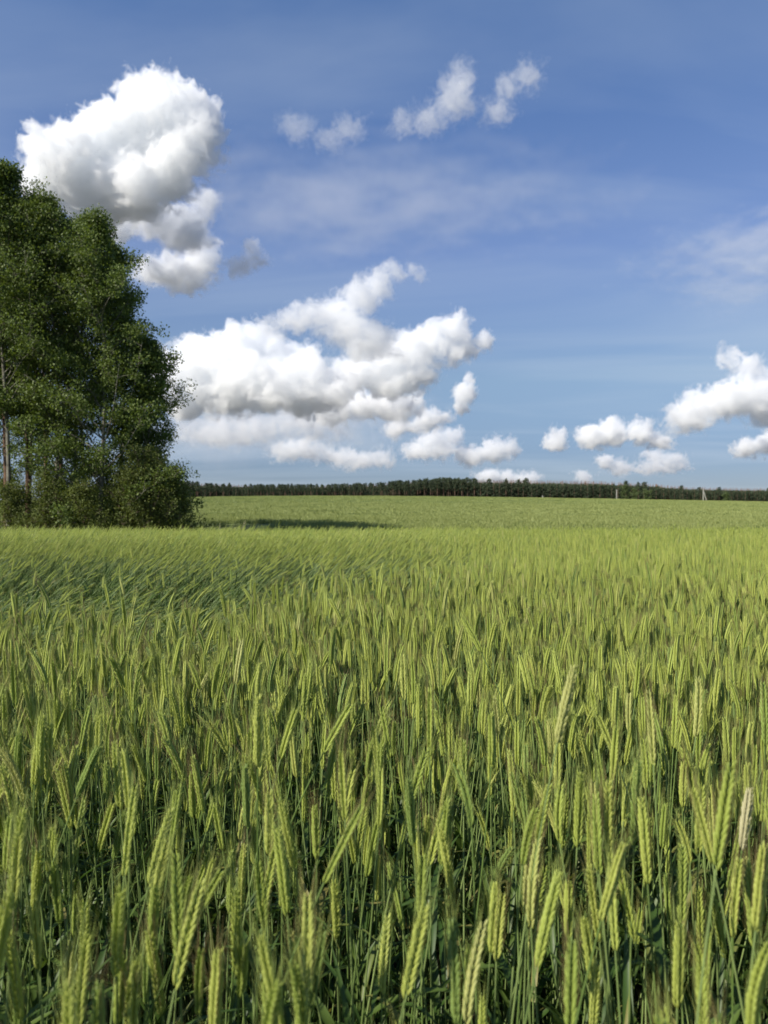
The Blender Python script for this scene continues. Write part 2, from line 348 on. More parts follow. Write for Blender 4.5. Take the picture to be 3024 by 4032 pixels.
cloud('lowest white puffs peeping over the forest top near its bare trunks',
      [(1930,1875,60,28),(2010,1880,50,32),(2080,1885,55,30),(2290,1880,40,30)], 15000, 4, seed=25, res=80)
cloud('thin veil of cirrus fanning out at the right edge high above the large right-hand cumulus',
      [(2660,1050,130,26),(2800,1015,170,45),(2960,990,200,90),(2940,1120,190,70),(3120,960,200,130)], 5200, 1.0, seed=31, bill=.1, wisp=1.3, sharp=1.1, res=110, nsc=.8, warp=.5, streak=(.4, .5, 1.4))
cloud('broad faint veil of thin high cloud across the middle of the sky',
      [(900,840,260,60),(1300,810,320,95),(1700,790,330,70),(2150,790,220,32),(1500,880,300,45)], 9000, 2.2, seed=32, bill=.1, wisp=.75, sharp=.9, res=110, nsc=.8, warp=.35, streak=(.3, .5, 1.6))
cloud('soft broad cloud layer filling in behind the biggest cumulus bank and its flat row',
      [(760,1660,190,70),(960,1650,220,80),(1180,1650,220,80),(1400,1640,200,75),(1560,1650,150,60)], 13000, 1.5, seed=33, bill=.6, wisp=.8, sharp=1.6, res=100, nsc=.7)
cloud('broad hazy blue-grey cloud bank lying lowest behind the forest near the aspens',
      [(720,1760,200,60),(930,1750,240,60),(1200,1745,240,55),(1450,1770,200,45)], 16000, 0.8, seed=26, bill=.2, wisp=.5, sharp=1.5, res=60, nsc=1.5)

# ------------------------------------------------------------------ rye plants
def plant_parts(rng, H, th, earL, lod, twist=None, n_leaf=2, yaw_leaf=None):
    """one rye plant bent in the xz plane; th = angles from vertical at (base, mid, neck, ear tip); returns builders by part"""
    seg = 14
    s_st = np.linspace(0, 1, seg); ang = np.interp(s_st, [0, .55, 1], [th[0], th[1], th[2]])
    px = np.concatenate([[0], np.cumsum(np.sin((ang[1:] + ang[:-1]) / 2))]) * H / (seg - 1)
    pz = np.concatenate([[0], np.cumsum(np.cos((ang[1:] + ang[:-1]) / 2))]) * H / (seg - 1)
    ns = 8; a2 = np.linspace(th[2], th[3], ns)
    ex = px[-1] + np.concatenate([[0], np.cumsum(np.sin(a2[1:]))]) * earL / (ns - 1)
    ez = pz[-1] + np.concatenate([[0], np.cumsum(np.cos(a2[1:]))]) * earL / (ns - 1)
    es = np.linspace(0, earL, ns)
    def emap(P, ext=0):
        u, v, s = P[:, 0], P[:, 1], P[:, 2]; a = np.interp(s, es, a2)
        x0 = np.interp(s, es, ex) + np.maximum(s - earL, 0) * np.sin(th[3]); z0 = np.interp(s, es, ez) + np.maximum(s - earL, 0) * np.cos(th[3])
        return np.stack([x0 + u * np.cos(a), v, z0 - u * np.sin(a)], 1)
    tw = rng.uniform(0, math.pi) if twist is None else twist
    ct_, st_ = math.cos(tw), math.sin(tw)
    B = {'stem': MB(), 'ear': MB(), 'awns': MB(), 'leaf': []}
    # stem
    k = {0: 1, 1: 2, 2: 4}[lod]; sel = sorted(set(list(range(0, seg, k)) + [seg - 1])); sd = {0: 6, 1: 4, 2: 3}[lod]
    V, T = tube(np.stack([px[sel], np.zeros(len(sel)), pz[sel]], 1), np.interp(s_st[sel], [0, .8, 1], [.0021, .0016, .0012]) * (1, 1.2, 1.6)[lod], sd, cap=False)
    B['stem'].add(V, T)
    # ear: four rows of overlapping lemmas, alternating up the two sides
    N = {0: 25, 1: 15, 2: 0}[lod]
    prof = lambda f: 0.60 + 0.55 * math.sin(math.pi * min(1, f * 0.86 + 0.16)) ** 0.8
    if lod < 2:
        ll = 0.0165 * (1 if lod == 0 else 1.2); sides = 6 if lod == 0 else 4
        rings = [(0.0, .25), (.22, .85), (.5, 1.0), (.78, .6)] if lod == 0 else [(0, .4), (.45, 1.0)]
        for i_ in range(N):
            f = i_ / N; sc = prof(f) * rng.uniform(.92, 1.08); side = 1 if i_ % 2 else -1
            for q in (-1, 1):
                tilt = side * rad(rng.uniform(11, 17)); roll = q * rad(rng.uniform(6, 11))
                ax = np.array([math.sin(tilt), math.sin(roll), 0]); ax[2] = math.sqrt(max(.1, 1 - ax[0]**2 - ax[1]**2))
                o_ = np.array([side * 0.0014, q * 0.0014, f * earL * .95])
                e1 = np.cross(ax, [0, 1, 0]); e1 /= np.linalg.norm(e1); e2 = np.cross(ax, e1)
                P = []
                for (t_, w_) in rings:
                    for j in range(sides):
                        b_ = 2 * math.pi * j / sides
                        P.append(o_ + ax * ll * sc * t_ + (e1 * math.cos(b_) * .00185 + e2 * math.sin(b_) * .0021) * w_ * sc * (1 if lod == 0 else 1.05))
                tip = o_ + ax * ll * sc; P.append(tip); T = []
                for r_ in range(len(rings) - 1):
                    for j in range(sides):
                        a_ = r_ * sides + j; b_ = r_ * sides + (j + 1) % sides
                        T += [(a_, b_, b_ + sides), (a_, b_ + sides, a_ + sides)]
                for j in range(sides): T.append(((len(rings) - 1) * sides + j, (len(rings) - 1) * sides + (j + 1) % sides, len(P) - 1))
                P = np.array(P); P = np.stack([P[:, 0] * ct_ - P[:, 1] * st_, P[:, 0] * st_ + P[:, 1] * ct_, P[:, 2]], 1)
                B['ear'].add(emap(P), T)
                if lod == 0 or rng.random() < .6:
                    al = rng.uniform(.026, .046) * (0.65 + .6 * f); spread = rng.uniform(.35, .85)
                    d_ = np.array([ax[0] * spread, ax[1] * spread, 1.0]) + rng.normal(size=3) * .05; d_ /= np.linalg.norm(d_)
                    w = 0.00038 if lod == 0 else 0.0006
                    c_ = np.cross(d_, rng.normal(size=3)); c_ /= np.linalg.norm(c_); c2 = np.cross(d_, c_)
                    A = np.array([tip + c_ * w, tip - c_ * w * .5 + c2 * w * .8, tip - c_ * w * .5 - c2 * w * .8, tip + d_ * al])
                    A = np.stack([A[:, 0] * ct_ - A[:, 1] * st_, A[:, 0] * st_ + A[:, 1] * ct_, A[:, 2]], 1)
                    B['awns'].add(emap(A), [(0, 1, 3), (1, 2, 3), (2, 0, 3)])
    else:
        n = 7; P = []; T = []
        for j in range(n):
            f = j / (n - 1); w = .0044 * prof(f) * (1.0 if j % 2 else .75)
            if j == n - 1: w *= .5
            for q in range(4):
                b_ = math.pi / 2 * q + tw; P.append([w * math.cos(b_), w * math.sin(b_) * .8, f * earL])
        for j in range(n - 1):
            for q in range(4):
                a_ = j * 4 + q; b_ = j * 4 + (q + 1) % 4; T += [(a_, b_, b_ + 4), (a_, b_ + 4, a_ + 4)]
        P.append([0, 0, earL * 1.06]); T += [((n-1)*4+q, (n-1)*4+(q+1) % 4, len(P)-1) for q in range(4)]
        B['ear'].add(emap(np.array(P)), T)
        for j in range(9):
            f = rng.uniform(.1, 1); b_ = rng.uniform(0, 6.28); o_ = np.array([math.cos(b_) * .006, math.sin(b_) * .006, f * earL])
            d_ = np.array([math.cos(b_) * .22, math.sin(b_) * .22, 1.0]) * rng.uniform(.035, .055)
            c_ = np.array([-math.sin(b_), math.cos(b_), 0]) * .0012
            B['awns'].add(emap(np.array([o_ + c_, o_ - c_, o_ + d_])), [(0, 1, 2)])
    # leaves
    for q in range(n_leaf):
        f = (.70, .50, .32, .58)[q % 4] + rng.uniform(-.06, .06)
        if lod == 2: f = min(f, .62)
        x0 = np.interp(f, s_st, px); z0 = np.interp(f, s_st, pz); a0 = np.interp(f, s_st, ang)
        Ln = rng.uniform(.13, .24); W = rng.uniform(.0045, .0095); yw = rng.uniform(0, 6.28) if yaw_leaf is None else yaw_leaf
        n = 7 if lod == 0 else 4; up = rad(rng.uniform(18, 45)); dr = rad(rng.uniform(20, 100)); P = []; h = 0; z = 0
        for j in range(n):
            t_ = j / (n - 1); a = up + dr * t_ ** 1.5; w = W * min(1, .55 + 2 * t_) * (1 - t_ ** 2.2) + .0003
            if j: h += math.sin(a) * Ln / (n - 1); z += math.cos(a) * Ln / (n - 1)
            P += [[h - .25 * w, w, z + .35 * w], [h, 0, z], [h - .25 * w, -w, z + .35 * w]]
        P = np.array(P); T = []
        for j in range(n - 1):
            for e_ in (0, 1):
                a_ = j * 3 + e_; T += [(a_, a_ + 1, a_ + 4), (a_, a_ + 4, a_ + 3)]
        P = np.stack([P[:, 0] * math.cos(yw) - P[:, 1] * math.sin(yw), P[:, 0] * math.sin(yw) + P[:, 1] * math.cos(yw), P[:, 2]], 1)
        P = np.stack([x0 + P[:, 0] * math.cos(a0) + P[:, 2] * math.sin(a0), P[:, 1], z0 + P[:, 2] * math.cos(a0) - P[:, 0] * math.sin(a0)], 1)
        b = MB(); b.add(P, T); B['leaf'].append(b)
    return B

def merged(B, name, lod=0, cls=0):
    m = MB()
    for key, slot in (('stem', 0), ('ear', 1), ('awns', 2)):
        for V, T, off in zip(B[key].V, B[key].T, np.cumsum([0] + [len(v) for v in B[key].V])[:-1]): m.add(V, T - off, slot)
    for b in B['leaf']: m.add(b.V[0], b.T[0], 3)
    return m.mesh(name, [M['laid_stem_sheen'] if cls >= 2 else M['stem'], M['ear'], M['awn'] if lod == 0 else M['green_awn'], M['leaf']])

rng = np.random.default_rng(7)
def angles(cls):
    """angles at base, mid, neck, ear tip for upright (0), leaning (1) and lodged (2) plants"""
    if cls == 0:
        a = rng.normal(0, rad(4)); n = a + rad(rng.uniform(0, 8)); return (a * .5, a, n, n + rad(rng.choice([0, 1, 3, 5, 8, 14, 22])))
    if cls == 1:
        a = rad(rng.uniform(14, 24)); n = a + rad(rng.uniform(10, 22)); return (a, a + rad(6), n, n + rad(rng.uniform(6, 20)))
    if cls == 3:
        a = rad(rng.uniform(24, 36)); n = a + rad(rng.uniform(14, 26)); return (a, a + rad(8), n, n + rad(rng.uniform(4, 16)))
    a = rad(rng.uniform(60, 72)); n = rad(rng.uniform(76, 86)); return (a, a + rad(10), n, n + rad(rng.uniform(0, 16)))
NV = {0: 9, 1: 6, 2: 6, 3: 6}
VAR = []            # (lod, class) -> mesh indices
IDX = {}
for lod in (0, 1, 2):
    for cls in (0, 1, 2, 3):
        IDX[lod, cls] = []
        for k in range(NV[cls] if lod < 2 else 4):
            B = plant_parts(rng, rng.uniform(1.02, 1.14) * (1.05 if cls else 1), angles(cls), rng.uniform(.088, .130), lod, n_leaf=(4 if lod == 0 else 3) + (2 if cls >= 2 and lod < 2 else 0))
            IDX[lod, cls].append(len(VAR)); VAR.append(merged(B, 'rye_plant_detail', lod, cls))
# tufts of many ears for the far field
def tuft(n, spread, hmin, wide):
    m = MB()
    for _ in range(n):
        r0 = spread * math.sqrt(rng.random()); b_ = rng.uniform(0, 6.28); x0, y0 = r0 * math.cos(b_), r0 * math.sin(b_)
        zt = rng.uniform(.98, 1.2); ln = rng.uniform(.09, .13); le = rng.normal(.03, .06); le2 = rng.normal(0, .04); w = wide * rng.uniform(.8, 1.2)
        for q in range(2):
            a = rng.uniform(0, 3.14) + q * 1.57; c_ = np.array([math.cos(a) * w, math.sin(a) * w, 0])
            p0 = np.array([x0, y0, zt - ln]); p1 = np.array([x0 + le, y0 + le2, zt]); pm = (p0 + p1) / 2
            m.add([p0 - c_ * .6, p0 + c_ * .6, pm + c_, p1, pm - c_], [(0, 1, 2), (0, 2, 4), (4, 2, 3)], 1)
            g0 = np.array([x0 - le * 2, y0 - le2 * 2, hmin]); m.add([g0 - c_ * .5, g0 + c_ * .5, p0 + c_ * .4, p0 - c_ * .4], [(0, 1, 2), (0, 2, 3)], 0 if rng.random() < .5 else 3)
    return m.mesh('rye_tuft', [M['stem'], M['far_ear'], M['awn'], M['leaf']], smooth=False)
TUFT1 = []; TUFT2 = []
for k in range(4): TUFT1.append(len(VAR)); VAR.append(tuft(16, .24, .55, .010))
for k in range(4): TUFT2.append(len(VAR)); VAR.append(tuft(26, .8, .75, .022))

def lodge(x, y):
    """0 where the crop stands, 1 where wind and rain have laid it flat"""
    near = np.interp(x, [-6, -1.5, -.87, 0, .5, 1.4], [2.45, 2.95, 3.5, 4.6, 5.8, 7.2])
    far = np.interp(x, [-6, -2, 0.3, 1.4], [9.2, 8.8, 8.2, 7.9])
    wob = .25 * np.sin(x * 2.3 + y) + .2 * np.sin(x * 5.1 - y * 2)
    return smooth(near - .1, near + .5, y + wob) * smooth(far + .8, far - .3, y + wob) * smooth(1.5, .9, x)
def leaning(x, y):
    """how strongly the standing crop beyond leans to the right"""
    e = np.interp(y, [0, 5, 8, 12, 18, 30], [-1, 0, 1.2, 1.7, 2.0, 1.5])
    return smooth(e + 2.0, e - 1.5, x) * smooth(7.2, 8.2, y) * smooth(24, 15, y)

def scatter(y0, y1, dens, pad=2.2, seed=0):
    r = np.random.default_rng(seed); W = .60 * y1 + pad; n = int((y1 - y0) * 2 * W * dens)
    x = r.uniform(-W, W, n); y = r.uniform(y0, y1, n); k = np.abs(x) < .60 * y + pad
    return x[k], y[k]

pts = []     # x, y, lod, class, yaw, tilt, scale
def put(x, y, lod, seed):
    r = np.random.default_rng(seed); n = len(x); lw = lodge(x, y); le = leaning(x, y)
    cls = np.zeros(n, int); cls[r.random(n) < le] = 1; u = r.random(n); cls[u < lw * .985] = 3; cls[u < lw * .93] = 2; cls[(cls == 1) & (y < 9.5) & (r.random(n) < smooth(13, 8.5, y))] = 3
    yaw = r.uniform(0, 2 * math.pi, n)
    yaw = np.where(cls == 1, r.normal(.1, .45, n), yaw); yaw = np.where(cls >= 2, r.normal(rad(4), rad(19), n), yaw)
    sc = r.normal(1.0, .045, n); sc = np.where(r.random(n) < .14, r.uniform(.80, .92, n), sc)
    tx = r.normal(0, rad(3.5), n); ty = r.normal(0, rad(6.5), n) + rad(4) * np.clip(-x, -1, 1) * (cls == 0)
    keep = (in_wood(x, y) < .3) & (x ** 2 + y ** 2 > .60 ** 2)
    for i_ in np.nonzero(keep)[0]: pts.append((x[i_], y[i_], lod, cls[i_], yaw[i_], tx[i_], ty[i_], sc[i_]))
x, y = scatter(-.6, 5.0, 390, seed=1); k = np.random.default_rng(3).random(len(x)) < .55 + .45 * smooth(1.0, 2.1, y); x, y = x[k], y[k]; put(x, y, 0, 11)
x, y = scatter(5.0, 12.0, 290, seed=2); put(x, y, 1, 12)
x, y = scatter(12.0, 26.0, 230, seed=3); put(x, y, 2, 13)
pts = np.array(pts)
vi = np.array([IDX[int(p[2]), int(p[3])][int(rng.integers(len(IDX[int(p[2]), int(p[3])])))] for p in pts])
P3 = np.stack([pts[:, 0], pts[:, 1], ground_z(pts[:, 0], pts[:, 1])], 1)
ROT = np.stack([pts[:, 5], pts[:, 6], pts[:, 4]], 1); SCL = pts[:, 7]

# ---- the nearest three hundred plants are things of their own
HERO = [  # ear tip and ear base in the photograph, in 1659-pixel-wide coordinates, with ear length and label
    ((1243,1432),(1204,1606),.118,'tallest rye plant, its dark stem carrying the ear well above its neighbours'),
    ((1622,1700),(1604,1838),.098,'rye plant with a bleached straw-white ear at the right edge'),
    ((785,1738),(700,1908),.112,'rye plant with a long ear slanting right over the dark gap near the middle'),
    ((480,1880),(392,2040),.108,'rye plant whose long ear slants to the right in the lower left corner'),
    ((362,1815),(325,1975),.105,None), ((922,1948),(875,2160),.115,None), ((562,2015),(606,2235),.115,None),
    ((737,1622),(745,1770),.10,None), ((1072,1905),(1060,2060),.105,None), ((1583,1640),(1548,1880),.12,None),
    ((1497,1700),(1540,1866),.105,None), ((214,1610),(165,1722),.098,None), ((243,1735),(212,1842),.095,None),
    ((40,1798),(28,1960),.105,None), ((1292,1545),(1335,1650),.10,None), ((1000,1335),(1040,1410),.095,None),
    ((640,1530),(606,1640),.10,None), ((760,1520),(700,1625),.10,None), ((1350,1820),(1300,1990),.10,None), ((1470,1990),(1465,2180),.11,None)]
C300 = 300
cand = np.nonzero((pts[:, 2] == 0) & (pts[:, 3] == 0))[0]
tz = 1.17 * SCL[cand]; tx_ = P3[cand, 0] + tz * np.sin(ROT[cand, 1]); ty_ = P3[cand, 1] - tz * np.sin(ROT[cand, 0])
u = 1512 + F * tx_ / np.maximum(ty_, .05); v = HY + F * (CAMZ - tz) / np.maximum(ty_, .05)
ok = (ty_ > .3) & (u > -60) & (u < 3084) & (v < 4250)
cand = cand[ok][np.argsort(ty_[ok])][:C300 - len(HERO)]

GROUP = 'rye plants in the nearest rows'
def rye_plant(src, label, loc, rot, scl):
    root = bpy.data.objects.new('rye_plant', None); COL.objects.link(root); root.empty_display_size = .05
    root.location = loc; root.rotation_euler = rot; root.scale = (scl,) * 3
    tag(root, label, 'rye plant', GROUP)
    parts, leaves = src
    st = link('stem', parts['stem'], root); er = link('ear', parts['ear'], root); aw = link('awns', parts['awns'], er)
    for lf in leaves: link('leaf', lf, root)
    return root
def part_meshes(B, ear_mat=None):
    return ({'stem': B['stem'].mesh('stem', [M['stem']]), 'ear': B['ear'].mesh('ear', [ear_mat or M['ear']]), 'awns': B['awns'].mesh('awns', [M['awn']])},
            [b.mesh('leaf', [M['leaf']]) for b in B['leaf']])
kinds = [part_meshes(plant_parts(rng, rng.uniform(1.02, 1.14), angles(0), rng.uniform(.088, .132), 0, n_leaf=3)) for _ in range(14)]
for i_ in cand:
    k = int(rng.integers(len(kinds)))
    lean = math.degrees(ROT[i_, 1])
    lab = ('green rye plant leaning to the right among the nearest ears of the field' if lean > 4 else
           'green rye plant leaning to the left among the nearest ears of the field' if lean < -4 else
           'green rye plant standing nearly upright among the nearest ears of the field')
    yaw = float(ROT[i_, 2])
    rye_plant(kinds[k], lab, tuple(P3[i_]), (float(ROT[i_, 0]), float(ROT[i_, 1]), yaw), float(SCL[i_]))
for (tp, bp, L, lab) in HERO:
    q = 3024 / 1659; t0 = np.array(tp) * q; b0 = np.array(bp) * q
    D = L * F / np.linalg.norm(t0 - b0); Bp = pix(b0[0], b0[1], D); th = math.atan2(t0[0] - b0[0], b0[1] - t0[1])
    H = 1.0; stem_th = .33 * th
    ss = np.linspace(0, 1, 14); aa = np.interp(ss, [0, .55, 1], [stem_th * .4, stem_th, th * .92])
    am = (aa[1:] + aa[:-1]) / 2; H = Bp[2] / (np.cos(am).sum() / 13); dx = np.sin(am).sum() / 13 * H
    B = plant_parts(rng, H, (stem_th * .4, stem_th, th * .92, th * 1.05), L, 0, n_leaf=2)
    src = part_meshes(B, M['pale_ear'] if lab and 'straw-white' in lab else None)
    if lab is None:
        lab = ('green rye plant leaning to the right among the nearest ears of the field' if th > rad(5) else
               'green rye plant leaning to the left among the nearest ears of the field' if th < -rad(5) else
               'green rye plant standing nearly upright among the nearest ears of the field')
    rye_plant(src, lab, (Bp[0] - dx, D, 0), (0, 0, 0), 1.0)

# ---- everything else is one crop
keep = np.ones(len(pts), bool); keep[cand] = False
P3, ROT, SCL, vi = P3[keep], ROT[keep], SCL[keep], vi[keep]
TRAM = ((14, 62, 110, 118), (10, 74, 130, 150), (20, 100, 180, 230))
def tram(x, y):
    w = np.zeros_like(x)
    for (x0, y0_, x1, y1_) in TRAM:
        t_ = (x - x0) / (x1 - x0); w = np.maximum(w, np.exp(-((y - y0_ - (y1_ - y0_) * t_) / 3.2) ** 2) * smooth(0, .15, t_) * smooth(1, .85, t_))
    return w
def tufts(y0, y1, dens, ids, seed, smin, smax):
    global P3, ROT, SCL, vi
    x, y = scatter(y0, y1, dens, pad=6, seed=seed); k = (in_wood(x, y) < .15) & (np.random.default_rng(seed + 9).random(len(x)) > .9 * tram(x, y)); x, y = x[k], y[k]; n = len(x); r = np.random.default_rng(seed + 50)
    sc = r.uniform(smin, smax, n) * (1 + .07 * np.sin(x * .31 + 2 * np.sin(y * .11)) * np.sin(y * .17 + x * .05))
    P3 = np.concatenate([P3, np.stack([x, y, ground_z(x, y)], 1)]); ROT = np.concatenate([ROT, np.stack([r.normal(0, .03, n), r.normal(.03, .04, n), r.uniform(0, 6.28, n)], 1)])
    SCL = np.concatenate([SCL, sc]); vi = np.concatenate([vi, np.array(ids)[r.integers(len(ids), size=n)]])
tufts(24, 38, 6, TUFT1, 21, .92, 1.04)
tufts(38, 70, 8, TUFT1, 22, .92, 1.04)
tufts(70, 150, 2.0, TUFT2, 23, .94, 1.05)
tufts(150, 385, .45, TUFT2, 24, .96, 1.08)
# the closed canopy of the far crop, a sheet just under the ears, let down to the ground round the wood and at its ends
cx = np.concatenate([np.arange(-300, -40, 10), np.arange(-40, 40, 1.0), np.arange(40, 331, 10)]); cy = np.concatenate([np.arange(21, 66, 1.0), np.arange(66, 382, 4.0)])
qx, qy = np.meshgrid(cx, cy)
lift = smooth(22, 27, qy) * (1 - in_wood(qx, qy)) * smooth(381, 376, qy)
cz = ground_z(qx, qy) + 0.93 * lift - .1 + .06 * np.sin(qx * .31 + 2 * np.sin(qy * .11)) * np.sin(qy * .17 + qx * .05)
# two tramlines where tractor wheels have pressed the crop down, on the right
cz -= .35 * tram(qx, qy)
ni, nj = len(cy), len(cx); ii = np.arange(ni * nj).reshape(ni, nj)
cq = np.stack([ii[:-1, :-1].ravel(), ii[:-1, 1:].ravel(), ii[1:, 1:].ravel(), ii[1:, :-1].ravel()], 1)
cV = np.stack([qx.ravel(), qy.ravel(), cz.ravel()], 1); nC = len(cV); nP = len(P3)

mc, t, p, o = new_mat('rye_canopy'); L = t.links.new
g_ = t.nodes.new('ShaderNodeNewGeometry'); n1 = t.nodes.new('ShaderNodeTexNoise'); L(g_.outputs['Position'], n1.inputs['Vector'])
n1.inputs['Scale'].default_value = 2.2; n1.inputs['Detail'].default_value = 8; n1.inputs['Roughness'].default_value = .7
mp2 = t.nodes.new('ShaderNodeMapping'); mp2.inputs['Scale'].default_value = (.016, .055, .1); L(g_.outputs['Position'], mp2.inputs[0])
n2 = t.nodes.new('ShaderNodeTexNoise'); L(mp2.outputs[0], n2.inputs['Vector']); n2.inputs['Scale'].default_value = 1.0; n2.inputs['Detail'].default_value = 5
mxn = t.nodes.new('ShaderNodeMath'); mxn.operation = 'MULTIPLY_ADD'; L(n2.outputs[0], mxn.inputs[0]); mxn.inputs[1].default_value = .8
hm = t.nodes.new('ShaderNodeMath'); hm.operation = 'MULTIPLY'; L(n1.outputs[0], hm.inputs[0]); hm.inputs[1].default_value = .35; L(hm.outputs[0], mxn.inputs[2])
rp = t.nodes.new('ShaderNodeValToRGB'); L(mxn.outputs[0], rp.inputs[0])
rp.color_ramp.elements[0].position = .35; rp.color_ramp.elements[0].color = (.160, .198, .068, 1)
rp.color_ramp.elements[1].position = .78; rp.color_ramp.elements[1].color = (.235, .27, .100, 1)
L(rp.outputs[0], p.inputs['Base Color']); p.inputs['Roughness'].default_value = .8; p.inputs['Specular IOR Level'].default_value = .2
bp_ = t.nodes.new('ShaderNodeBump'); bp_.inputs['Strength'].default_value = .8; bp_.inputs['Distance'].default_value = .3; L(n1.outputs[0], bp_.inputs['Height']); L(bp_.outputs[0], p.inputs['Normal'])

fm = mesh_np('rye_field', np.concatenate([cV, P3]), cq, [mc])
for nm, typ, val in (('rot', 'FLOAT_VECTOR', np.concatenate([np.zeros((nC, 3)), ROT])), ('scl', 'FLOAT', np.concatenate([np.zeros(nC), SCL])),
                     ('kind', 'INT', np.concatenate([np.full(nC, -1), vi]))):
    a = fm.attributes.new(nm, typ, 'POINT')
    a.data.foreach_set('vector' if typ == 'FLOAT_VECTOR' else 'value', np.asarray(val, np.int32 if typ == 'INT' else np.float32).ravel())
field = link('rye_field', fm)
tag(field, 'dense field of green rye reaching from the nearest ears back to the pine forest', 'rye field', kind='stuff')
g = bpy.data.node_groups.new('rye_field', 'GeometryNodeTree'); N = g.nodes; K = g.links.new
g.interface.new_socket('Geometry', in_out='INPUT', socket_type='NodeSocketGeometry'); g.interface.new_socket('Geometry', in_out='OUTPUT', socket_type='NodeSocketGeometry')
gi = N.new('NodeGroupInput'); go = N.new('NodeGroupOutput'); jn = N.new('GeometryNodeJoinGeometry')
def attr(nm, typ):
    n = N.new('GeometryNodeInputNamedAttribute'); n.data_type = typ; n.inputs['Name'].default_value = nm; return n.outputs['Attribute']
a_k, a_s, a_r = attr('kind', 'INT'), attr('scl', 'FLOAT'), attr('rot', 'FLOAT_VECTOR')
er = N.new('FunctionNodeEulerToRotation'); K(a_r, er.inputs[0])
def compare(k):
    c = N.new('FunctionNodeCompare'); c.data_type = 'INT'; c.operation = 'EQUAL'; K(a_k, c.inputs[2]); c.inputs[3].default_value = k; return c.outputs[0]
def add_instances(k, me):
    src = bpy.data.objects.new('rye_source', me)          # holds the mesh for the crop's instances; not in the scene itself
    oi = N.new('GeometryNodeObjectInfo'); oi.inputs['Object'].default_value = src; oi.inputs['As Instance'].default_value = False
    ip = N.new('GeometryNodeInstanceOnPoints'); K(gi.outputs[0], ip.inputs['Points']); K(oi.outputs['Geometry'], ip.inputs['Instance'])
    K(compare(k), ip.inputs['Selection']); K(er.outputs[0], ip.inputs['Rotation']); K(a_s, ip.inputs['Scale']); K(ip.outputs[0], jn.inputs[0])
K(gi.outputs[0], jn.inputs[0])
for k, me in enumerate(VAR): add_instances(k, me)
K(jn.outputs[0], go.inputs[0])
field.modifiers.new('crop', 'NODES').node_group = g

# ------------------------------------------------------------------ broad-leaved trees and shrubs at the left
def leaves_at(b, centres, per, sigma, size, r, droop=.6, slot=0):
    n = len(centres) * per; c = np.repeat(centres, per, axis=0)
    off = r.normal(size=(n, 3)); off *= (sigma * r.random((n, 1)) ** .4) / (np.linalg.norm(off, axis=1)[:, None] + 1e-9) * np.array([1.15, 1.15, .8])
    c = c + off
    ax = r.normal(size=(n, 3)); ax[:, 2] -= droop * 1.6; ax /= np.linalg.norm(ax, axis=1)[:, None]
    sd = np.cross(ax, r.normal(size=(n, 3))); sd /= np.linalg.norm(sd, axis=1)[:, None] + 1e-9; nm = np.cross(ax, sd)
    s = size * r.uniform(.7, 1.25, (n, 1))
    A = c; B_ = c + ax * s * .5 + sd * s * .38 + nm * s * .07; C_ = c + ax * s; D_ = c + ax * s * .5 - sd * s * .38 + nm * s * .07
    V = np.stack([A, B_, C_, D_], 1).reshape(-1, 3); k = np.arange(n)[:, None] * 4
    T = np.concatenate([k + [0, 1, 2], k + [0, 2, 3]], 1).reshape(-1, 3)
    b.add(V, T, slot, np.repeat(np.clip(r.random(n) * .7 + np.repeat(r.random(len(centres)), per) * .3, 0, 1), 4))

def bent(p0, d, L, r, n=6, up=.15, wob=.12):
    pts_ = [np.array(p0, float)]; d = np.array(d, float); d /= np.linalg.norm(d)
    for _ in range(n - 1):
        d = d + r.normal(size=3) * wob + np.array([0, 0, up]); d /= np.linalg.norm(d); pts_.append(pts_[-1] + d * L / (n - 1))
    return np.array(pts_)

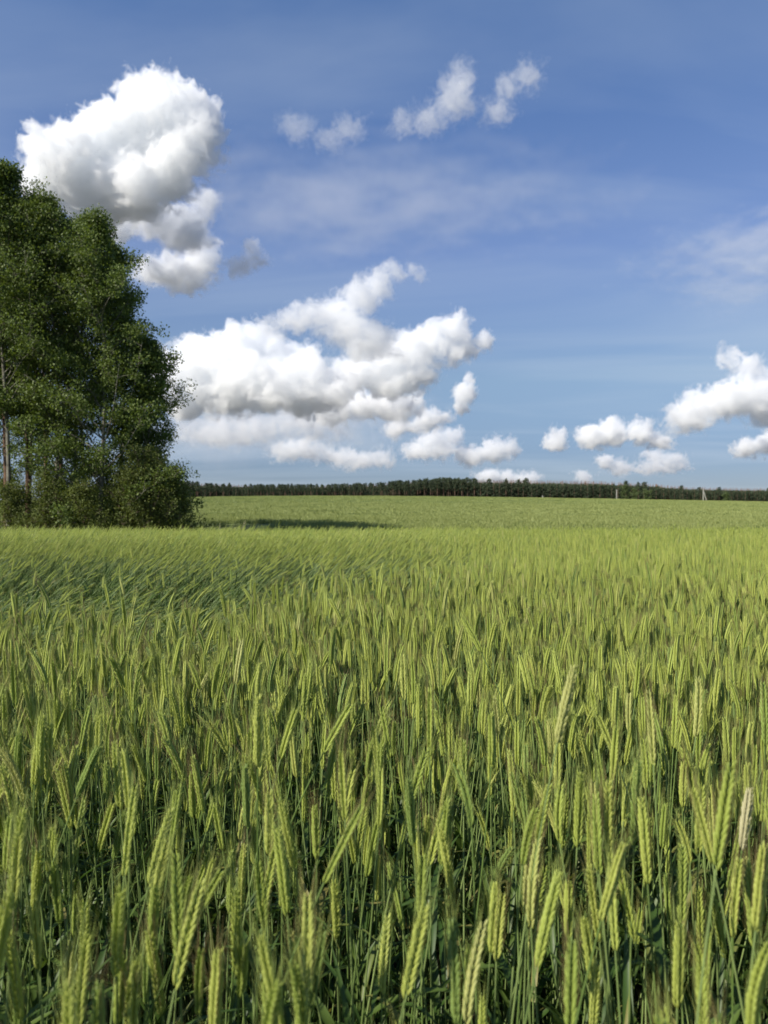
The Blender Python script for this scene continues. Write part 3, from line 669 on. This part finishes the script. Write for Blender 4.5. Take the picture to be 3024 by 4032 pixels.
def broad_tree(name, label, cat, group, x, y, H, R, low, leaf, bark, seed, size=.085, n_limb=46, tw=9, per=44, sigma=.42, trunk_r=None, prof=None, lean=0.0, droop=.6):
    r = np.random.default_rng(seed); z0 = float(ground_z(x, y)) - .08; tr = trunk_r or H * .0095
    root = bpy.data.objects.new(name, None); COL.objects.link(root); root.location = (x, y, z0); tag(root, label, cat, group)
    tp = [np.array([0, 0, 0.])]; ph = r.uniform(0, 6.28)
    for i_ in range(1, 16):
        f = i_ / 15; tp.append(np.array([lean * f * H + .02 * H * math.sin(f * 5 + ph) * f, .02 * H * math.cos(f * 4 + ph) * f, H * .97 * f]))
    tp = np.array(tp); wood = MB(); crown = MB()
    V, T = tube(tp, np.interp(np.linspace(0, 1, 16), [0, .06, .5, 1], [tr * 1.35, tr, tr * .62, tr * .08]), 9); wood.add(V, T)
    prof = prof or (lambda f: (math.sin(math.pi * (f * .80 + .20)) ** .75))
    cs = []
    for i_ in range(n_limb):
        f = low + (1 - low) * ((i_ + r.random()) / n_limb) ** .92; f = min(f, .985)
        p0 = np.array([np.interp(f, np.linspace(0, 1, 16), tp[:, k]) for k in range(3)])
        az = i_ * 2.399 + r.normal(0, .4); fr = (f - low) / (1 - low); L = R * prof(fr) * r.uniform(.45, 1.36) + .25
        el = rad(r.uniform(8, 38) + 35 * fr)
        lb = bent(p0, [math.cos(az) * math.cos(el), math.sin(az) * math.cos(el), math.sin(el)], L, r, 7, up=.06)
        r0 = tr * .30 * (1 - .6 * f) * min(1.3, L / 2 + .3)
        V, T = tube(lb, np.linspace(r0, .006, 7), 5); wood.add(V, T)
        for j in range(tw):
            g_ = r.uniform(.30, 1.0); q = np.array([np.interp(g_, np.linspace(0, 1, 7), lb[:, k]) for k in range(3)])
            d = r.normal(size=3); d[2] = abs(d[2]) * .5 + .1; l2 = r.uniform(.25, .5) * (.5 + .25 * L)
            b2 = bent(q, d, l2, r, 4, up=.02); V, T = tube(b2, np.linspace(.011, .003, 4), 3); wood.add(V, T)
            cs.append(b2[-1]); cs.append(b2[2] + r.normal(size=3) * .1)
    leaves_at(crown, np.array(cs), per // 2, sigma, size, r, droop)
    link('trunk', wood.mesh('trunk', [bark]), root); link('crown', crown.mesh('crown', [leaf], smooth=False), root)
    return root

AG = 'aspens at the edge of the little wood'
def at(px_, Y): return (px_ - 1512) / F * Y
def ht(px_, pyt, Y): return CAMZ + (HY - pyt) / F * Y - float(ground_z(at(px_, Y), Y))
ASP = [  # pixel column, depth, top row, crown radius, crown start, label
    (395, 29.6, 850, 3.2, .07, 'aspen with a pale forked trunk in full view, foremost in the wood'),
    (215, 30.2, 770, 3.3, .22, 'aspen with one bare whitish branch showing high in its crown'),
    (30, 29.5, 625, 3.0, .34, 'tallest aspen, its top cut by the left picture edge'),
    (-150, 30.5, 560, 3.2, .34, 'aspen mostly outside the picture whose crown fills the left edge'),
    (470, 32.0, 955, 2.5, .10, 'slim aspen standing just right of and behind the pale forked aspen'),
    (575, 31.0, 1330, 1.9, .06, 'lowest outer aspen whose crown slopes down to the field side'),
    (110, 33.5, 800, 2.8, .32, 'aspen at the back of the wood between the two tallest crowns'),
    (300, 33.5, 870, 3.2, .08, 'aspen deep in the wood seen only in gaps behind the pale forked aspen'),
    (175, 38.0, 900, 3.2, .08, 'aspen at the rear of the wood showing between the pine stems'),
    (-40, 36.0, 800, 3.2, .12, 'aspen deepest in the wood behind the tallest crown')]
for k, (pxx, Y, top, R, low, lab) in enumerate(ASP):
    broad_tree('aspen_tree', lab, 'tree', AG, at(pxx, Y), Y, ht(pxx, top, Y), R, low, M['aspen_leaf'], M['aspen_bark'], 100 + k,
               n_limb=66 if k < 4 else 50, per=54, size=.10, sigma=.36, tw=11, trunk_r=.10)
SHR = [(505, 29.0, 1860, 1.3, 'leafy shrub right under the pale forked aspen'), (590, 29.6, 1800, 1.5, 'tallest shrub in the row at the wood corner'),
       (662, 30.0, 1850, 1.3, 'shrub second from the open field at the wood corner'), (700, 30.6, 1925, 1.0, 'outermost shrub, its sprays reaching over the open field'),
       (330, 28.4, 1935, 1.0, 'low shrub left of the pale forked trunk'), (190, 28.6, 1905, 1.1, 'low shrub between the pine stems and the forked aspen'), (60, 28.5, 1935, 1.1, 'low shrub at the foot of the pine stems by the picture edge')]
for k, (pxx, Y, top, R, lab) in enumerate(SHR):
    h = ht(pxx, top, Y)
    broad_tree('shrub', lab, 'shrub', 'shrubs along the wood edge', at(pxx, Y), Y, h, R, .10, M['shrub_leaf'], M['twig'], 200 + k, size=.075, n_limb=34, tw=8, per=30, sigma=.34,
               trunk_r=.025, prof=lambda f: .9 - .55 * f ** 2)

# ---- pines inside the wood
def needles_at(b, centres, per, sigma, size, r):
    n = len(centres) * per; c = np.repeat(centres, per, axis=0) + r.normal(size=(n, 3)) * sigma * np.array([1, 1, .6])
    ax = r.normal(size=(n, 3)); ax[:, 2] += .5; ax /= np.linalg.norm(ax, axis=1)[:, None]
    sd = np.cross(ax, r.normal(size=(n, 3))); sd /= np.linalg.norm(sd, axis=1)[:, None] + 1e-9; s = size * r.uniform(.7, 1.3, (n, 1))
    V = np.stack([c - sd * s * .16, c + sd * s * .16, c + ax * s], 1).reshape(-1, 3)
    b.add(V, np.arange(n * 3).reshape(-1, 3), 0, np.repeat(r.random(n), 3))
def pine(label, pxx, Y, top, tr, seed):
    r = np.random.default_rng(seed); x = at(pxx, Y); H = ht(pxx, top, Y); root = bpy.data.objects.new('pine_tree', None); COL.objects.link(root)
    root.location = (x, Y, float(ground_z(x, Y)) - .08); tag(root, label, 'tree', 'pines inside the little wood')
    wood, crown = MB(), MB(); n = 12; f = np.linspace(0, 1, n); lx = r.normal(0, .02)
    tp = np.stack([lx * H * f + .08 * np.sin(f * 6), .08 * np.cos(f * 5), H * f], 1); V, T = tube(tp, np.interp(f, [0, .05, 1], [tr * 1.3, tr, tr * .2]), 10); wood.add(V, T)
    cs = []
    for k in range(34):
        h = r.uniform(.12, .55); az = r.uniform(0, 6.28); p0 = [np.interp(h, f, tp[:, j]) for j in range(3)]
        lb = bent(p0, [math.cos(az), math.sin(az), r.uniform(-.2, .2)], r.uniform(.5, 1.6), r, 5, up=-.03); V, T = tube(lb, np.linspace(.016, .003, 5), 4); wood.add(V, T, 1)
    for k in range(30):
        h = .5 + .48 * (k + r.random()) / 30; az = k * 2.4; p0 = [np.interp(h, f, tp[:, j]) for j in range(3)]; Lb = 2.4 * (1.15 - h) / .65 + .3
        lb = bent(p0, [math.cos(az), math.sin(az), .35], Lb, r, 6, up=.08); V, T = tube(lb, np.linspace(.035, .008, 6), 4); wood.add(V, T)
        for j in range(9): cs.append(lb[int(r.integers(2, 6))] + r.normal(size=3) * .25)
    needles_at(crown, np.array(cs), 30, .2, .13, r)
    link('trunk', wood.mesh('trunk', [M['pine_bark'], M['twig']]), root); link('crown', crown.mesh('crown', [M['needle']], smooth=False), root)
for k, (pxx, Y, top, tr, lab) in enumerate([(22, 31.2, 760, .17, 'thick pine with an orange-brown stem at the left picture edge'), (100, 32.6, 820, .13, 'pine with a dark foot and an orange upper stem, second from the left edge'),
        (175, 35.5, 900, .10, 'thin pine stem deep in the wood behind the second pine'), (240, 34.0, 880, .12, 'pine with a short sunlit orange stem under the hanging aspen leaves'),
        (330, 35.0, 980, .10, 'thin pine half hidden left of the pale forked aspen')]):
    pine(lab, pxx, Y, top, tr, 300 + k)
# undergrowth at the wood's foot
r = np.random.default_rng(5); ub = MB(); ux = r.uniform(-17.5, -8.3, 260); uy = r.uniform(27.6, 36, 260)
leaves_at(ub, np.stack([ux, uy, ground_z(ux, uy) + r.uniform(.1, .7, 260)], 1), 40, .45, .09, r, .1)
gx_ = r.uniform(-18, -7.2, 900); gy_ = r.uniform(26.4, 28.6, 900); gz_ = ground_z(gx_, gy_)
for j in range(900):
    hh = r.uniform(.9, 1.75); a_ = r.uniform(0, 6.28); b_ = r.normal(0, .22, 2); w_ = r.uniform(.006, .014); c_ = np.array([math.cos(a_) * w_, math.sin(a_) * w_, 0]); o_ = np.array([gx_[j], gy_[j], gz_[j]])
    m_ = o_ + [b_[0] * .3, b_[1] * .3, hh * .6]; t_ = o_ + [b_[0], b_[1], hh]
    ub.add([o_ - c_, o_ + c_, m_ + c_ * .8, t_, m_ - c_ * .8], [(0, 1, 2), (0, 2, 4), (4, 2, 3)], 0, r.random())
leaves_at(ub, np.stack([gx_[::3], gy_[::3] + .5, gz_[::3] + r.uniform(.3, 1.3, 300)], 1), 16, .3, .08, r, .1)
tag(link('undergrowth', ub.mesh('undergrowth', [M['shrub_leaf']], smooth=False)), 'low green weeds growing at the foot of the little wood', 'undergrowth', kind='stuff')

# ------------------------------------------------------------------ pine forest on the far side of the field
def far_pine(seed, bare, H=10.0):
    r = np.random.default_rng(seed); w = MB(); c = MB()
    V, T = tube(np.array([[0, 0, 0], [.05, 0, H * .5], [.0, .05, H * .96]]), [.15, .12, .03], 6); w.add(V, T)
    cs = []
    for k in range(26 if bare else 36):
        f = bare + (1 - bare) * (k + r.random()) / (26 if bare > .3 else 36); f = min(f, .98); fr = (f - bare) / (1 - bare)
        R = (1.5 * (1 - fr) ** .42 + .2) * (1.0 if bare > .3 else 1.25); az = k * 2.4
        q = R * r.uniform(.3, .95); cs.append([q * math.cos(az), q * math.sin(az), f * H])
    cs = np.array(cs); n = 22; cc = np.repeat(cs, n, axis=0) + r.normal(size=(len(cs) * n, 3)) * np.array([.33, .33, .22])
    ax = r.normal(size=cc.shape); ax[:, 2] += .6; ax /= np.linalg.norm(ax, axis=1)[:, None]; sd = np.cross(ax, r.normal(size=cc.shape)); sd /= np.linalg.norm(sd, axis=1)[:, None]
    s = r.uniform(.28, .55, (len(cc), 1)); V = np.stack([cc - sd * s * .4, cc + sd * s * .4, cc + ax * s], 1).reshape(-1, 3)
    c.add(V, np.arange(len(V)).reshape(-1, 3), 0, np.repeat(r.random(len(cc)), 3))
    return w.mesh('trunk', [M['far_bark']]), c.mesh('crown', [M['far_needle']], smooth=False)
BARE = [far_pine(400 + k, .50 + .03 * (k % 3)) for k in range(6)]; FULL = [far_pine(420 + k, .16 + .05 * (k % 3)) for k in range(6)]
TOPX = [-200, 600, 700, 1000, 1250, 1450, 1600, 1720, 1850, 2000, 2200, 2400, 2550, 2650, 2750, 3024, 3300]
TOPY = [1900, 1893, 1895, 1907, 1908, 1903, 1892, 1884, 1884, 1886, 1888, 1892, 1899, 1910, 1916, 1920, 1925]
r = np.random.default_rng(9)
def forest_height(x, y):
    u = 1512 + F * x / y; return CAMZ + (HY - np.interp(u, TOPX, TOPY)) / F * y - ground_z(x, y), u
FRONT = []
for k in range(290):
    x = -112 + 330 * (k + r.uniform(.1, .9)) / 290; y = 386 + 3.6 * (k % 3) + r.uniform(-1, 1)
    FRONT.append((x, y))
for (x, y) in FRONT:
    h, u = forest_height(x, y); h = float(h) * r.uniform(.95, 1.04); bare = r.random() < (.85 if 980 < u < 1860 else .45 if u < 980 else .12)
    wm_, cm_ = (BARE if bare else FULL)[int(r.integers(6))]
    root = bpy.data.objects.new('pine_tree', None); COL.objects.link(root); root.location = (x, y, float(ground_z(x, y)) - .1)
    root.rotation_euler = (0, 0, r.uniform(0, 6.28)); s = h / 10; root.scale = (s * r.uniform(.9, 1.15),) * 2 + (s,)
    lab = ('far pine with a bare reddish stem in the front row of the forest' if bare else 'far pine with dark branches down to the crop in the front row of the forest')
    tag(root, lab, 'tree', 'pines along the front of the far forest')
    link('trunk', wm_, root); link('crown', cm_, root)
n = 2000; fx = r.uniform(-175, 260, n); fy = r.uniform(397, 470, n); fh, _ = forest_height(fx, fy); fs = fh / 10 * r.uniform(.92, 1.03, n)
fo = mesh_np('pine_forest', np.stack([fx, fy, ground_z(fx, fy) - .1], 1), np.zeros((0, 3)))
for nm, typ, val in (('rot', 'FLOAT_VECTOR', np.stack([np.zeros(n), np.zeros(n), r.uniform(0, 6.28, n)], 1)), ('scl', 'FLOAT', fs), ('kind', 'INT', r.integers(0, 6, n))):
    a = fo.attributes.new(nm, typ, 'POINT'); a.data.foreach_set('vector' if typ == 'FLOAT_VECTOR' else 'value', np.asarray(val, np.int32 if typ == 'INT' else np.float32).ravel())
forest = link('pine_forest', fo); tag(forest, 'dark mass of pine forest behind its front row of trees', 'forest', kind='stuff')
g = bpy.data.node_groups.new('pine_forest', 'GeometryNodeTree'); N = g.nodes; K = g.links.new
g.interface.new_socket('Geometry', in_out='INPUT', socket_type='NodeSocketGeometry'); g.interface.new_socket('Geometry', in_out='OUTPUT', socket_type='NodeSocketGeometry')
gi = N.new('NodeGroupInput'); go = N.new('NodeGroupOutput'); jn = N.new('GeometryNodeJoinGeometry')
a_k, a_s, a_r = attr('kind', 'INT'), attr('scl', 'FLOAT'), attr('rot', 'FLOAT_VECTOR')
er = N.new('FunctionNodeEulerToRotation'); K(a_r, er.inputs[0])
for k, (wm_, cm_) in enumerate(FULL): add_instances(k, wm_); add_instances(k, cm_)
K(jn.outputs[0], go.inputs[0]); forest.modifiers.new('trees', 'NODES').node_group = g

# lighter broad-leaved trees in front of the forest
def far_bush(pxx, Y, top, R, label, seed):
    x = at(pxx, Y); h = ht(pxx, top, Y)
    broad_tree('deciduous_tree', label, 'tree', 'light green trees before the far forest', x, Y, h, R, .12, M['willow_leaf'], M['twig'], seed, size=.42, n_limb=26, tw=5, per=16, sigma=.7,
               trunk_r=.12, prof=lambda f: .55 + .55 * math.sin(math.pi * f), droop=.1)
far_bush(2462, 380, 1918, 3.0, 'taller light green tree by the upright pole before the far forest', 501)
far_bush(2500, 379, 1934, 2.6, 'rounded light green tree, middle of three right of the upright pole', 502)
far_bush(2545, 379, 1937, 2.6, 'low light green tree, right-hand of three near the upright pole', 503)
far_bush(2860, 380, 1948, 2.4, 'small light green tree right of the two-legged pole', 504)

# ------------------------------------------------------------------ power-line poles
def pole(label, pxx, Y, top, brace):
    x = at(pxx, Y); z0 = float(ground_z(x, Y)); h = CAMZ + (HY - top) / F * Y - z0
    root = bpy.data.objects.new('utility_pole', None); COL.objects.link(root); root.location = (x, Y, z0 - .05); tag(root, label, 'utility pole', 'poles of the power line across the field')
    b = MB(); V, T = tube([[0, 0, 0], [0, 0, h * .5], [0, 0, h]], [.30, .26, .20], 8); b.add(V, T); link('post', b.mesh('post', [M['concrete']]), root)
    if brace:
        b = MB(); V, T = tube([[brace, .25, 0], [brace * .5, .25, h * .44], [.18, .12, h * .86]], [.26, .24, .20], 8); b.add(V, T); link('brace', b.mesh('brace', [M['concrete']]), root)
    b = MB(); V, T = tube([[-.75, -.22, h - .35], [0, -.22, h - .3], [.75, -.22, h - .35]], [.05, .06, .05], 6); b.add(V, T); ca = link('crossarm', b.mesh('crossarm', [M['concrete']]), root)
    for q in (-.68, .68):
        b = MB(); V, T = tube([[q, -.22, h - .3], [q, -.22, h - .18], [q, -.22, h - .1]], [.03, .07, .05], 6); b.add(V, T); link('insulator', b.mesh('insulator', [M['insulator']]), ca)
pole('slim pale pole standing upright alone before the light green trees', 2428, 340, 1927, 0)
pole('two-legged pale pole with a slanting brace on its right', 2769, 335, 1924, 2.1)
pole('top of a pale pole barely showing above the crest of the field', 2137, 372, 1951, 0)

# ------------------------------------------------------------------ two seeding grasses overtopping the crop
for (pxx, top, lab) in ((862, 2062, 'pale seeding grass plume standing straight above the crop edge'), (942, 2052, 'pale seeding grass plume with bent tips right of the straight one')):
    Y = 19.5; x = at(pxx, Y); r = np.random.default_rng(pxx); z0 = float(ground_z(x, Y)); h = CAMZ + (HY - top) / F * Y - z0
    root = bpy.data.objects.new('tall_grass', None); COL.objects.link(root); root.location = (x, Y, z0); tag(root, lab, 'tall grass', 'seeding grasses above the crop')
    st = MB(); pl = MB(); bend = .02 if pxx < 900 else .16
    for q in range(2):
        f = np.linspace(0, 1, 8); s = 1 - .13 * q; P_ = np.stack([(.03 * q) + bend * (1 - 2 * q) * f ** 4, .02 * q * f, h * s * f], 1); V, T = tube(P_, np.linspace(.005, .003, 8), 4); st.add(V, T)
        for j in range(60):
            g_ = r.uniform(.84, 1.0); o_ = np.array([np.interp(g_, f, P_[:, k]) for k in range(3)]); d = r.normal(size=3) * .022 + np.array([.01, 0, .035]); c_ = r.normal(size=3) * .004
            pl.add([o_ - c_, o_ + c_, o_ + d], [(0, 1, 2)])
    link('stalk', st.mesh('stalk', [M['stem']]), root); link('plume', pl.mesh('plume', [M['pale_ear']], smooth=False), root)
